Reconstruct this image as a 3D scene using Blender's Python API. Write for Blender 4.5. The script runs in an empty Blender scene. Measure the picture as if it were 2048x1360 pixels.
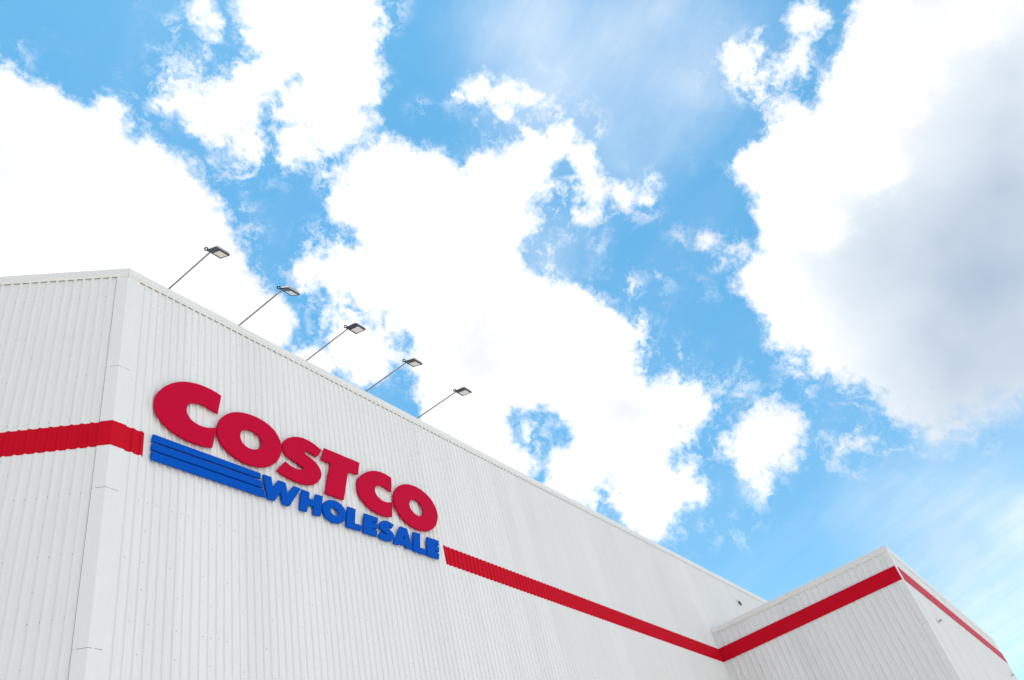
import bpy, bmesh, math, random
from mathutils import Vector, Matrix

# ------------------------------------------------------------------ camera, sky, sun, exposure
scene = bpy.context.scene
COL = scene.collection
cam_data = bpy.data.cameras.new('camera')
cam = bpy.data.objects.new('camera', cam_data)
COL.objects.link(cam)
scene.camera = cam
cam_data.sensor_width = 36.0
cam_data.lens = 1646.66 / 2048 * 36.0
cam_data.clip_start = 0.1
cam_data.clip_end = 4000
CAM_LOC = Vector((-7.729, -13.604, 1.65))
cam.location = CAM_LOC
cam.rotation_euler = Matrix(((0.59583175, -0.41729128, -0.68618694),
                             (-0.77123399, -0.53562855, -0.34394794),
                             (-0.22401484, 0.73414579, -0.64097372))).to_euler()

SUN_AZ, SUN_EL = 60.0, 82.0          # degrees, azimuth counted from +X (along the sign wall)
SUN_STRENGTH = 3.4
SKY_STRENGTH = 0.15
scene.view_settings.view_transform = 'Standard'
scene.view_settings.look = 'None'
scene.view_settings.gamma = 1.0
scene.view_settings.use_curve_mapping = False
scene.view_settings.exposure = EXPOSURE = 0.5
scene.cycles.use_adaptive_sampling = False
scene.cycles.use_denoising = True
scene.cycles.denoising_input_passes = 'RGB_ALBEDO'
scene.cycles.max_bounces = 6
scene.cycles.diffuse_bounces = 3

az, el = math.radians(SUN_AZ), math.radians(SUN_EL)
sun_dir = Vector((math.cos(el) * math.cos(az), math.cos(el) * math.sin(az), math.sin(el)))
sun_data = bpy.data.lights.new('sun', 'SUN')
sun_data.energy = SUN_STRENGTH
sun_data.angle = math.radians(0.5)
sun_data.color = (1.0, 0.95, 0.88)
sun = bpy.data.objects.new('sun', sun_data)
COL.objects.link(sun)
sun.location = (0, 0, 60)
sun.rotation_euler = sun_dir.to_track_quat('Z', 'Y').to_euler()

# cloud masses of this sky: (azimuth from +X, elevation, angular radius) in degrees
PUFF = [(74.57, 53.04, 3.88),(70.26, 52.83, 4.06),(66.01, 51.79, 4.24),(61.37, 50.88, 4.13),(57.65, 50.3, 3.64),(54.76, 48.24, 3.27),(52.47, 48.0, 1.9),(68.74, 48.25, 6.08),(62.63, 46.04, 5.28),(56.7, 44.6, 4.94),(51.15, 44.08, 3.05),(48.95, 44.05, 2.02),(63.63, 55.98, 1.14),(48.15, 42.7, 1.31),(44.79, 41.18, 1.5),(43.88, 62.53, 2.85),(38.66, 63.01, 3.18),(38.52, 59.66, 2.82),(42.96, 59.51, 2.79),(40.22, 57.07, 1.75),(44.22, 56.09, 1.33),(45.09, 54.9, 0.83),(49.1, 58.57, 2.14),(53.66, 57.45, 1.66),(56.15, 57.73, 0.74),(55.51, 63.4, 0.91),(54.19, 62.64, 0.63),(53.53, 61.66, 0.41),(37.46, 65.87, 3.67),(48.69, 63.64, 1.17),(34.28, 61.24, 1.4),(34.96, 58.95, 1.33),(34.95, 60.2, 1.51),(32.68, 62.63, 0.92),(35.1, 56.72, 0.71),(38.11, 57.11, 1.6),(50.85, 58.2, 1.67),(55.64, 58.23, 0.65),(56.29, 57.51, 0.59),(53.09, 56.56, 1.22),(50.37, 55.9, 1.08),(35.45, 52.79, 2.66),(31.99, 51.53, 2.86),(38.04, 51.53, 2.33),(39.17, 53.44, 0.98),(29.03, 49.33, 2.9),(24.03, 49.94, 2.55),(19.45, 50.46, 2.19),(15.68, 50.87, 1.5),(14.9, 49.53, 1.51),(14.57, 47.57, 1.18),(33.69, 48.31, 4.08),(28.51, 46.76, 3.78),(23.88, 47.58, 2.06),(37.16, 47.01, 3.05),(33.16, 43.67, 4.48),(28.43, 43.16, 3.82),(25.09, 41.69, 3.13),(21.6, 40.78, 2.43),(19.15, 38.94, 2.14),(17.29, 37.97, 1.37),(30.32, 39.23, 4.51),(25.62, 38.16, 4.17),(21.77, 36.39, 3.8),(32.19, 40.66, 2.77),(30.36, 36.37, 4.16),(29.99, 33.43, 2.75),(24.89, 35.43, 3.12),(21.35, 33.33, 3.43),(18.01, 33.0, 2.04),(16.16, 32.36, 1.86),(14.53, 31.77, 1.84),(13.54, 30.84, 1.0),(14.51, 33.81, 0.61),(20.97, 30.31, 3.39),(17.4, 29.87, 1.85),(19.64, 27.74, 3.0),(17.9, 26.28, 1.48),(24.98, 29.7, 2.38),(20.72, 25.28, 1.81),(41.74, 43.67, 1.01),(43.17, 46.5, 1.5),(40.78, 46.33, 1.68),(41.06, 42.23, 1.86),(41.61, 48.43, 0.67),(38.07, 41.21, 1.03),(40.04, 40.4, 1.7),(34.49, 35.75, 1.72),(22.9, 54.44, 0.0),(12.45, 45.9, 1.01),(16.04, 46.18, 0.95),(10.22, 45.26, 0.53),(21.5, 56.55, 1.11),(18.94, 55.64, 0.98),(16.64, 54.9, 0.85),(19.84, 54.39, 0.73),(23.7, 56.64, 0.46),(9.94, 27.39, 1.86),(11.9, 27.1, 1.36),(9.63, 26.9, 1.85),(9.84, 25.19, 0.88),(11.73, 25.96, 1.44),(8.17, 27.35, 0.7),(12.63, 26.85, 0.65),(11.97, 24.47, 0.7),(4.66, 24.67, 0.61),(-3.86, 49.34, 0.83),(-5.27, 49.04, 0.48),(-3.94, 47.48, 0.61),(-5.46, 47.19, 0.67),(-8.22, 46.94, 0.65),(-7.24, 47.29, 0.66),(-10.52, 48.61, 1.22),(-8.67, 47.79, 0.47),(7.1, 40.96, 0.66),(6.92, 39.64, 0.46),(5.41, 39.41, 0.52),(-15.99, 43.41, 4.1),(-18.84, 40.75, 5.23),(-10.69, 41.76, 3.75),(-12.99, 37.87, 6.11),(-6.58, 40.54, 3.89),(-3.86, 42.27, 3.07),(-1.38, 43.12, 2.13),(0.53, 43.57, 0.95),(-1.98, 38.58, 4.03),(0.94, 37.85, 2.53),(4.97, 36.79, 2.14),(4.12, 34.83, 2.57),(-0.15, 34.12, 5.28),(-6.16, 32.8, 7.59),(5.12, 33.4, 1.54),(1.88, 30.25, 2.17),(-0.96, 28.7, 3.29),(-5.07, 28.13, 4.87),(-8.69, 27.25, 5.46),(4.26, 30.33, 0.88),(1.21, 26.19, 1.44),(-0.22, 25.07, 1.76),(-0.27, 23.62, 0.93)]
HOLE = [(17.12, 49.46, 0.81),(21.41, 45.15, 1.38),(19.33, 44.2, 1.45),(23.11, 45.4, 0.48),(27.27, 33.22, 1.17),(25.72, 32.75, 0.96),(28.26, 34.1, 0.62),(23.2, 27.96, 0.47),(49.85, 60.9, 0.6),(51.99, 62.04, 0.41),(52.58, 60.09, 0.53),(47.96, 57.11, 0.53),(46.81, 58.14, 0.31),(43.77, 59.15, 0.22),(40.63, 44.6, 0.74),(43.47, 44.48, 1.34),(37.6, 43.24, 0.34),(36.65, 41.37, 0.62),(37.44, 37.98, 1.3),(36.61, 36.81, 0.96),(41.67, 49.44, 0.73),(39.72, 48.97, 0.74),(15.97, 46.71, 0.34),(15.85, 28.42, 0.86),(17.37, 28.24, 0.53),(16.13, 34.95, 0.75)]
WISP = [(6.17, 39.68, 1.48),(-5.29, 48.3, 1.21),(12.25, 32.38, 1.5),(10.17, 31.53, 1.15),(12.57, 28.82, 1.31),(6.63, 26.66, 1.25),(2.22, 25.27, 1.35),(52.61, 62.3, 1.46),(56.27, 61.75, 0.86),(12.49, 40.03, 1.02),(13.45, 38.87, 0.68),(15.54, 41.51, 1.2),(15.47, 40.36, 1.03),(50.78, 60.63, 1.79),(54.95, 60.38, 1.61),(47.46, 57.52, 1.55),(37.92, 55.81, 1.62),(46.08, 54.84, 1.27),(58.08, 58.01, 0.0),(60.99, 57.84, 0.63),(60.19, 60.62, 0.23),(62.31, 56.77, 0.57),(42.73, 49.17, 1.49),(40.37, 48.34, 1.34),(17.4, 46.6, 2.04),(12.77, 46.21, 2.02),(10.44, 44.97, 1.17),(21.36, 46.24, 2.06),(21.13, 44.71, 1.72),(18.33, 53.04, 1.0),(21.74, 53.85, 1.0),(15.52, 51.91, 0.83),(36.65, 41.37, 1.03),(37.64, 39.06, 0.86),(12.39, 39.81, 0.88),(14.88, 40.53, 1.09),(9.23, 31.69, 0.59),(10.7, 30.64, 0.72),(12.24, 30.15, 0.82),(15.06, 27.96, 1.32),(16.65, 26.38, 1.15),(7.05, 40.47, 1.06),(10.91, 27.43, 2.26),(12.21, 24.38, 1.27),(4.74, 24.53, 1.09),(4.1, 23.52, 0.54),(3.77, 27.49, 0.93),(3.16, 26.1, 0.91),(5.49, 25.42, 0.62),(0.87, 23.51, 1.46),(-2.2, 21.02, 0.55),(-4.06, 48.22, 1.38),(-8.12, 47.33, 1.19),(-11.28, 47.64, 1.15),(15.56, 54.25, 0.82),(24.17, 56.39, 0.82),(27.49, 33.2, 1.55),(23.2, 27.96, 1.01),(16.95, 23.34, 0.8),(14.69, 22.54, 0.95),(56.34, 56.96, 0.59),(15.5, 33.61, 0.85),(29.06, 56.68, 0.52),(30.49, 59.46, 0.44)]
RIM = [(-3.32, 24.42, 2.26),(-7.17, 24.95, 3.26),(-0.58, 23.81, 1.3),(-5.08, 24.45, 2.5)]
GREY = [(-18.11, 37.54, 1.56),(-6.15, 35.18, 1.48),(-2.26, 25.39, 2.02),(-8.12, 29.15, 6.42),(-7.85, 32.43, 4.29),(-12.34, 33.06, 4.63),(-4.12, 31.78, 3.26),(-3.15, 28.56, 3.22),(-3.59, 33.66, 1.8),(-14.99, 35.76, 2.41),(-4.15, 26.47, 2.85),(-6.75, 24.85, 2.19)]
SOFT = [(72.64, 51.4, 1.59),(19.44, 32.74, 2.05),(72.52, 52.64, 1.06)]
LOBE = [(-6.38, 42.31, 3.61),(-7.14, 38.94, 2.52),(-10.97, 41.13, 3.01),(-14.72, 42.35, 3.04),(-18.75, 42.17, 2.63),(-1.3, 37.78, 2.18)]
VEIL = [(20.96, 45.03, 2.07),(10.67, 54.75, 5.15),(5.19, 54.98, 4.72),(10.85, 58.0, 4.4),(2.86, 51.75, 3.79),(9.83, 50.78, 3.61),(16.44, 59.49, 2.2),(-0.98, 54.58, 3.66),(2.66, 18.25, 3.65),(0.2, 17.09, 4.06),(3.39, 14.14, 4.83),(5.06, 18.68, 2.02),(2.1, 11.52, 3.82)]
LOWVEIL = [(3.03, 16.17, 3.02),(-0.74, 16.64, 3.46),(3.58, 12.42, 4.45),(4.65, 17.19, 1.69),(-0.34, 13.42, 4.09)]

def sky_vec(a, e):
    a, e = math.radians(a), math.radians(e)
    return Vector((math.cos(e) * math.cos(a), math.cos(e) * math.sin(a), math.sin(e)))


class Nodes:
    """tiny helper to wire math in a node tree"""
    def __init__(self, tree):
        self.t = tree

    def put(self, sock, val):
        if isinstance(val, bpy.types.NodeSocket):
            self.t.links.new(val, sock)
        else:
            sock.default_value = val

    def math(self, op, a, b=None, c=None, clamp=False):
        n = self.t.nodes.new('ShaderNodeMath')
        n.operation = op
        n.use_clamp = clamp
        for i, v in enumerate((a, b, c)):
            if v is not None:
                self.put(n.inputs[i], v)
        return n.outputs[0]

    def vec(self, op, a, b=None, c=None, scale=None):
        n = self.t.nodes.new('ShaderNodeVectorMath')
        n.operation = op
        for i, v in enumerate((a, b, c)):
            if v is not None:
                self.put(n.inputs[i], v)
        if scale is not None:
            self.put(n.inputs['Scale'], scale)
        return n.outputs['Value' if op in ('DISTANCE', 'LENGTH', 'DOT_PRODUCT') else 'Vector']

    def noise(self, v, scale, detail=4, rough=0.55, color=False, lac=2.0):
        n = self.t.nodes.new('ShaderNodeTexNoise')
        n.inputs['Scale'].default_value = scale
        n.inputs['Detail'].default_value = detail
        n.inputs['Roughness'].default_value = rough
        n.inputs['Lacunarity'].default_value = lac
        if v is not None:
            self.t.links.new(v, n.inputs['Vector'])
        return n.outputs['Color' if color else 'Fac']

    def smooth(self, v, lo, hi, a=0.0, b=1.0):
        n = self.t.nodes.new('ShaderNodeMapRange')
        n.interpolation_type = 'SMOOTHSTEP'
        self.put(n.inputs['Value'], v)
        n.inputs['From Min'].default_value = lo
        n.inputs['From Max'].default_value = hi
        n.inputs['To Min'].default_value = a
        n.inputs['To Max'].default_value = b
        return n.outputs['Result']

    def mixc(self, f, a, b, mode='MIX'):
        n = self.t.nodes.new('ShaderNodeMix')
        n.data_type = 'RGBA'
        n.blend_type = mode
        self.put(n.inputs[0], f)
        self.put(n.inputs[6], a)
        self.put(n.inputs[7], b)
        return n.outputs[2]


def field(N, d, masses, soft=0.0):
    """signed angular distance (radians, positive inside) to a union of round masses"""
    out = None
    for a, e, r in masses:
        dist = N.vec('DISTANCE', d, tuple(sky_vec(a, e)))
        s = N.math('SUBTRACT', math.radians(r), dist)
        if out is None:
            out = s
        elif soft:
            out = N.math('SMOOTH_MAX', out, s, soft)
        else:
            out = N.math('MAXIMUM', out, s)
    return out


def build_world():
    w = bpy.data.worlds.new('World')
    scene.world = w
    w.use_nodes = True
    t = w.node_tree
    t.nodes.clear()
    N = Nodes(t)
    out = t.nodes.new('ShaderNodeOutputWorld')
    tc = t.nodes.new('ShaderNodeTexCoord')
    d = tc.outputs['Generated']          # the direction looked at

    sky = t.nodes.new('ShaderNodeTexSky')
    sky.sky_type = 'NISHITA'
    sky.sun_disc = False
    sky.sun_elevation = math.radians(SUN_EL)
    sky.sun_rotation = math.radians(90.0 - SUN_AZ)
    sky.air_density = 1.0
    sky.dust_density = 0.15
    sky.ozone_density = 1.6
    sp = t.nodes.new('ShaderNodeSeparateXYZ')
    t.links.new(d, sp.inputs[0])
    tint = N.mixc(N.smooth(sp.outputs[2], 0.15, 0.75), SKY_LOW, SKY_HIGH)
    tint = N.mixc(1.0, sky.outputs['Color'], tint, 'MULTIPLY')
    bg_sky = t.nodes.new('ShaderNodeBackground')
    t.links.new(tint, bg_sky.inputs['Color'])
    bg_sky.inputs['Strength'].default_value = SKY_STRENGTH

    # turbulent displacement of the direction gives the torn outlines
    w1 = N.vec('SUBTRACT', N.noise(d, 9.0, 2, 0.5, True), (0.5, 0.5, 0.5))
    w2 = N.vec('SUBTRACT', N.noise(d, 38.0, 5, 0.62, True), (0.5, 0.5, 0.5))
    dw = N.vec('MULTIPLY_ADD', w1, (0.045, 0.045, 0.045), d)
    dw = N.vec('MULTIPLY_ADD', w2, (0.040, 0.040, 0.040), dw)

    fine = N.noise(d, 95.0, 6, 0.66)
    fine0 = N.math('SUBTRACT', fine, 0.5)
    puff = field(N, dw, PUFF, 0.012)
    hole = field(N, dw, HOLE)
    puff = N.math('MULTIPLY_ADD', fine0, 0.030, puff)
    puff = N.math('MINIMUM', puff, N.math('MULTIPLY_ADD', fine0, 0.03, N.math('MULTIPLY', hole, -1.0)))
    a_puff = N.smooth(puff, -0.008, 0.013)
    # slow fading rim of the big mass on the right
    a_rim = N.smooth(N.math('MULTIPLY_ADD', fine0, 0.02, field(N, dw, RIM, 0.02)), -0.03, 0.035)
    # torn vapour outside the firm outline, only along some stretches
    tear = N.math('MULTIPLY', N.smooth(puff, -0.050, 0.004), N.smooth(N.noise(d, 11.0, 2, 0.5), 0.42, 0.58))

    wispn = N.noise(dw, 30.0, 7, 0.68)
    wisp = N.math('MAXIMUM', N.smooth(field(N, d, WISP), -0.018, 0.03), tear)
    a_wisp = N.math('MULTIPLY', wisp, N.smooth(wispn, 0.46, 0.66))
    a_wisp = N.math('MULTIPLY', a_wisp, 0.92)

    # thin high cloud on a level sheet, combed along one wind direction
    zz = N.math('ADD', N.math('MAXIMUM', sp.outputs[2], 0.0), 0.12)
    wa = math.radians(WIND_AZ)
    along = N.math('ADD', N.math('MULTIPLY', sp.outputs[0], math.cos(wa)), N.math('MULTIPLY', sp.outputs[1], math.sin(wa)))
    across = N.math('SUBTRACT', N.math('MULTIPLY', sp.outputs[1], math.cos(wa)), N.math('MULTIPLY', sp.outputs[0], math.sin(wa)))
    cb = t.nodes.new('ShaderNodeCombineXYZ')
    t.links.new(N.math('MULTIPLY', N.math('DIVIDE', along, zz), 0.28), cb.inputs[0])
    t.links.new(N.math('DIVIDE', across, zz), cb.inputs[1])
    comb = N.noise(cb.outputs[0], 5.5, 6, 0.58)
    veil = N.smooth(field(N, dw, VEIL, 0.05), -0.07, 0.09)
    a_veil = N.math('MULTIPLY', veil, N.smooth(comb, 0.15, 0.85, 0.35, 1.0))
    a_veil = N.math('MULTIPLY_ADD', N.smooth(comb, 0.40, 0.85), 0.09, N.math('MULTIPLY', a_veil, 0.58))

    low = N.math('MULTIPLY', N.smooth(field(N, dw, LOWVEIL, 0.04), -0.03, 0.06), N.smooth(comb, 0.2, 0.8, 0.45, 1.0))
    a_veil = N.math('MAXIMUM', a_veil, N.math('MULTIPLY', low, 0.60))

    # clouds over the rest of the sky, away from the ones described above
    far = N.smooth(N.vec('DISTANCE', d, tuple(sky_vec(26.6, 39.9))), 0.72, 0.95)
    # brighter towards +X, duller towards -X
    bank = N.vec('DOT_PRODUCT', d, (0.75, -0.66, 0.0))
    a_far = N.math('MULTIPLY', far, N.smooth(N.noise(d, 2.6, 6, 0.6), 0.36, 0.50))

    inv = N.math('MULTIPLY', N.math('SUBTRACT', 1.0, a_puff), N.math('SUBTRACT', 1.0, a_wisp))
    inv = N.math('MULTIPLY', inv, N.math('SUBTRACT', 1.0, N.math('MINIMUM', a_veil, 1.0)))
    inv = N.math('MULTIPLY', inv, N.math('SUBTRACT', 1.0, a_far))
    inv = N.math('MULTIPLY', inv, N.math('SUBTRACT', 1.0, a_rim))
    alpha = N.math('SUBTRACT', 1.0, inv, clamp=True)

    # thick bases of the big right-hand mass are grey
    g = N.math('MULTIPLY_ADD', N.math('SUBTRACT', N.noise(d, 9.0, 3, 0.5), 0.5), 0.10, field(N, d, GREY, 0.08))
    lobe = N.math('MULTIPLY_ADD', field(N, dw, LOBE, 0.02), -3.2, 0.0)
    g = N.math('SMOOTH_MIN', g, lobe, 0.05)
    soft = N.smooth(field(N, dw, SOFT, 0.03), -0.04, 0.05)
    c = N.mixc(N.smooth(g, -0.09, 0.01), N.mixc(N.smooth(N.noise(dw, 5.0, 4, 0.55), 0.5, 0.75), (CLOUD_W, CLOUD_W, CLOUD_W, 1), CLOUD_P), CLOUD_L)
    c = N.mixc(N.smooth(g, -0.03, 0.13), c, CLOUD_G)
    c = N.mixc(N.math('MULTIPLY', soft, 0.85), c, CLOUD_S)
    c = N.mixc(far, c, N.mixc(N.smooth(bank, -0.5, 0.8), CLOUD_D, CLOUD_F))
    bg_c = t.nodes.new('ShaderNodeBackground')
    t.links.new(c, bg_c.inputs['Color'])
    bg_c.inputs['Strength'].default_value = 1.0

    mix = t.nodes.new('ShaderNodeMixShader')
    t.links.new(alpha, mix.inputs['Fac'])
    t.links.new(bg_sky.outputs[0], mix.inputs[1])
    t.links.new(bg_c.outputs[0], mix.inputs[2])
    t.links.new(mix.outputs[0], out.inputs['Surface'])


k = 2 ** -EXPOSURE
SKY_LOW = (0.70, 0.98, 0.92, 1)
SKY_HIGH = (0.50, 1.03, 1.0, 1)
CLOUD_W = 1.2 * k
CLOUD_F = (1.06 * k, 1.09 * k, 1.12 * k, 1)
CLOUD_D = (0.36 * k, 0.39 * k, 0.47 * k, 1)
CLOUD_P = (0.93 * k, 0.95 * k, 0.985 * k, 1)
CLOUD_L = (0.80 * k, 0.88 * k, 0.95 * k, 1)
WIND_AZ = 65.0
CLOUD_G = (0.45 * k, 0.56 * k, 0.715 * k, 1)
CLOUD_S = (0.80 * k, 0.85 * k, 0.95 * k, 1)
build_world()

# ------------------------------------------------------------------ materials
def new_mat(name, rough=0.5, metal=0.0, spec=0.5):
    m = bpy.data.materials.new(name)
    m.use_nodes = True
    b = m.node_tree.nodes['Principled BSDF']
    b.inputs['Roughness'].default_value = rough
    b.inputs['Metallic'].default_value = metal
    b.inputs['Specular IOR Level'].default_value = spec
    return m, m.node_tree, b, Nodes(m.node_tree)


def plain(name, col, rough=0.5, metal=0.0, spec=0.5, var=0.05, scale=6.0):
    m, t, b, N = new_mat(name, rough, metal, spec)
    tc = t.nodes.new('ShaderNodeTexCoord')
    n = N.noise(tc.outputs['Object'], scale, 5, 0.6)
    lo = tuple(c * (1 - var) for c in col) + (1,)
    hi = tuple(min(1, c * (1 + var)) for c in col) + (1,)
    t.links.new(N.mixc(n, lo, hi), b.inputs['Base Color'])
    r = N.smooth(n, 0.3, 0.7, rough * 0.9, min(1, rough * 1.1))
    t.links.new(r, b.inputs['Roughness'])
    return m


def wall_paint(name, col):
    """off-white coated sheet steel: each sheet a hair different, faint rain streaks and dust"""
    m, t, b, N = new_mat(name, 0.42, 0.0, 0.4)
    tc = t.nodes.new('ShaderNodeTexCoord')
    o = tc.outputs['Object']
    sep = t.nodes.new('ShaderNodeSeparateXYZ')
    t.links.new(o, sep.inputs[0])
    sheet = N.math('FLOOR', N.math('DIVIDE', N.math('SUBTRACT', sep.outputs[0], 0.15), 0.8))
    wn = t.nodes.new('ShaderNodeTexWhiteNoise')
    wn.noise_dimensions = '1D'
    t.links.new(sheet, wn.inputs['W'])
    mp = t.nodes.new('ShaderNodeMapping')
    mp.inputs['Scale'].default_value = (5.0, 5.0, 0.25)
    t.links.new(o, mp.inputs['Vector'])
    streak = N.smooth(N.noise(mp.outputs[0], 2.2, 6, 0.62), 0.35, 0.75)
    cloudy = N.noise(o, 0.5, 4, 0.55)
    v = N.math('MULTIPLY_ADD', wn.outputs[0], 0.05, 0.955)
    v = N.math('SUBTRACT', v, N.math('MULTIPLY', streak, 0.04))
    v = N.math('MULTIPLY_ADD', cloudy, 0.03, v)
    hs = t.nodes.new('ShaderNodeVectorMath')
    hs.operation = 'SCALE'
    hs.inputs[0].default_value = col
    t.links.new(v, hs.inputs['Scale'])
    t.links.new(hs.outputs[0], b.inputs['Base Color'])
    return m


M = {
    'wall': wall_paint('white_sheet_steel', (0.845, 0.84, 0.84)),
    'trim': plain('white_flashing', (0.83, 0.828, 0.825), 0.4, 0, 0.4, 0.03, 1.2),
    'red_band': plain('red_sheet_steel', (0.61, 0.005, 0.022), 0.45, 0, 0.05, 0.06, 2.0),
    'red_sign': plain('red_sign_face', (0.57, 0.003, 0.040), 0.55, 0, 0.04, 0.05, 1.8),
    'blue_sign': plain('blue_sign_face', (0.001, 0.092, 0.53), 0.55, 0, 0.04, 0.05, 1.8),
    'closure': plain('dark_foam', (0.06, 0.06, 0.055), 0.9),
    'sealant_and_shade': plain('grey_sealant_and_shade', (0.22, 0.22, 0.22), 0.7),  # joint sealant, and the dark strip standing in for crevice shade
    'screw': plain('grey_screw_heads', (0.42, 0.42, 0.43), 0.5, 0.1),
    'roof': plain('roof_membrane', (0.45, 0.45, 0.44), 0.8),
    'galv': plain('galvanised_steel', (0.27, 0.27, 0.275), 0.45, 0.3, 0.5, 0.1, 20),
    'housing': plain('light_grey_casting', (0.42, 0.41, 0.43), 0.45, 0.2, 0.5, 0.08, 15),
    'frame': plain('dark_grey_casting', (0.016, 0.021, 0.033), 0.32, 0.0, 0.4, 0.1, 15),
    'dark': plain('black_metal', (0.03, 0.03, 0.032), 0.5),
}


def lens_mat():
    m, t, b, N = new_mat('floodlight_glass', 0.12, 0.0, 0.6)
    tc = t.nodes.new('ShaderNodeTexCoord')
    br = t.nodes.new('ShaderNodeTexBrick')
    br.offset = 0.0
    br.inputs['Scale'].default_value = 14.0
    br.inputs['Mortar Size'].default_value = 0.03
    br.inputs['Brick Width'].default_value = 0.5
    br.inputs['Row Height'].default_value = 0.5
    br.inputs['Color1'].default_value = (0.80, 0.78, 0.66, 1)
    br.inputs['Color2'].default_value = (0.88, 0.87, 0.80, 1)
    br.inputs['Mortar'].default_value = (0.6, 0.6, 0.58, 1)
    t.links.new(tc.outputs['Object'], br.inputs['Vector'])
    t.links.new(br.outputs['Color'], b.inputs['Base Color'])
    return m


M['lens'] = lens_mat()


def ground_mat():
    m, t, b, N = new_mat('pale_concrete_paving', 0.85, 0, 0.3)
    tc = t.nodes.new('ShaderNodeTexCoord')
    o = tc.outputs['Object']
    n1 = N.noise(o, 0.15, 6, 0.6)
    n2 = N.noise(o, 3.0, 6, 0.7)
    c = N.mixc(n1, (0.50, 0.475, 0.43, 1), (0.60, 0.575, 0.52, 1))
    c = N.mixc(N.math('MULTIPLY', n2, 0.3), c, (0.42, 0.40, 0.365, 1))
    t.links.new(c, b.inputs['Base Color'])
    return m


M['ground'] = ground_mat()


# ------------------------------------------------------------------ mesh helpers
class MB:
    """collects faces and links them as ONE mesh object"""
    def __init__(self):
        self.v, self.f = [], []

    def quad(self, *pts):
        i = len(self.v)
        self.v += [tuple(p) for p in pts]
        self.f.append(tuple(range(i, i + len(pts))))

    def box(self, x0, x1, y0, y1, z0, z1, fr=None):
        P = [Vector((x, y, z)) for z in (z0, z1) for y in (y0, y1) for x in (x0, x1)]
        if fr:
            P = [fr @ p for p in P]
        i = len(self.v)
        self.v += [tuple(p) for p in P]
        for q in ((0, 2, 3, 1), (4, 5, 7, 6), (0, 1, 5, 4), (2, 6, 7, 3), (0, 4, 6, 2), (1, 3, 7, 5)):
            self.f.append(tuple(i + k for k in q))

    def frustum(self, a, b, fr=None):
        """a, b: (x0,x1,y0,y1,z) bottom and top rectangles"""
        P = []
        for (x0, x1, y0, y1, z) in (a, b):
            P += [Vector((x0, y0, z)), Vector((x1, y0, z)), Vector((x1, y1, z)), Vector((x0, y1, z))]
        if fr:
            P = [fr @ p for p in P]
        i = len(self.v)
        self.v += [tuple(p) for p in P]
        for q in ((0, 3, 2, 1), (4, 5, 6, 7), (0, 1, 5, 4), (1, 2, 6, 5), (2, 3, 7, 6), (3, 0, 4, 7)):
            self.f.append(tuple(i + k for k in q))

    def tube(self, a, b, r, n=14, r2=None):
        a, b = Vector(a), Vector(b)
        r2 = r if r2 is None else r2
        d = (b - a).normalized()
        u = d.orthogonal().normalized()
        w = d.cross(u)
        i = len(self.v)
        for p, rr in ((a, r), (b, r2)):
            for k in range(n):
                t = 2 * math.pi * k / n
                self.v.append(tuple(p + u * (rr * math.cos(t)) + w * (rr * math.sin(t))))
        for k in range(n):
            self.f.append((i + k, i + (k + 1) % n, i + n + (k + 1) % n, i + n + k))
        self.f.append(tuple(i + k for k in reversed(range(n))))
        self.f.append(tuple(i + n + k for k in range(n)))

    def ring(self, c, axis, R, r, n=22, m=10):
        c, axis = Vector(c), Vector(axis).normalized()
        u = axis.orthogonal().normalized()
        w = axis.cross(u)
        i = len(self.v)
        for a in range(n):
            t = 2 * math.pi * a / n
            rad = u * math.cos(t) + w * math.sin(t)
            for bq in range(m):
                s = 2 * math.pi * bq / m
                self.v.append(tuple(c + rad * (R + r * math.cos(s)) + axis * (r * math.sin(s))))
        for a in range(n):
            for bq in range(m):
                self.f.append((i + a * m + bq, i + ((a + 1) % n) * m + bq,
                               i + ((a + 1) % n) * m + (bq + 1) % m, i + a * m + (bq + 1) % m))

    def build(self, name, mat, parent=None, bevel=0.0, smooth=False, fr=None):
        me = bpy.data.meshes.new(name)
        me.from_pydata(self.v, [], self.f)
        me.update()
        me.materials.append(mat)
        bm = bmesh.new()
        bm.from_mesh(me)
        bmesh.ops.recalc_face_normals(bm, faces=bm.faces) if smooth or bevel else None
        bm.to_mesh(me)
        bm.free()
        if smooth:
            for p in me.polygons:
                p.use_smooth = len(p.vertices) == 4
        o = bpy.data.objects.new(name, me)
        COL.objects.link(o)
        if parent:
            o.parent = parent
        if fr is not None:
            o.matrix_local = fr
        if bevel:
            md = o.modifiers.new('bevel', 'BEVEL')
            md.width = bevel
            md.segments = 2
            md.limit_method = 'ANGLE'
        return o


def tag(o, label=None, cat=None, group=None, kind=None):
    for k, v in (('label', label), ('category', cat), ('group', group), ('kind', kind)):
        if v:
            o[k] = v
    return o


def empty(name, loc=(0, 0, 0)):
    o = bpy.data.objects.new(name, None)
    o.empty_display_size = 0.3
    o.location = loc
    COL.objects.link(o)
    return o


# ------------------------------------------------------------------ ground
g = MB()
n = 24
S = 900.0
for i in range(n):
    for j in range(n):
        a, b_ = -S + 2 * S * i / n, -S + 2 * S * j / n
        s = 2 * S / n
        g.quad((a, b_, 0), (a + s, b_, 0), (a + s, b_ + s, 0), (a, b_ + s, 0))
tag(g.build('ground', M['ground']), kind='structure')

# ------------------------------------------------------------------ the building
H = 18.35                # parapet of the tall hall
X2, XB, DB, HB = 30.648, 55.05, 8.90, 14.54     # lower wing in front of it
ZS0, ZS1 = 12.968, 13.600                       # red band
XE = 62.0
PITCH, RIB = 0.2, 0.028
LA = math.radians(45.6)
LEFT_LEN = 30.0

store = empty('store_building')
tag(store, 'tall white ribbed metal building with a red band and flat parapet, filling the lower left', 'building')


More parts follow.
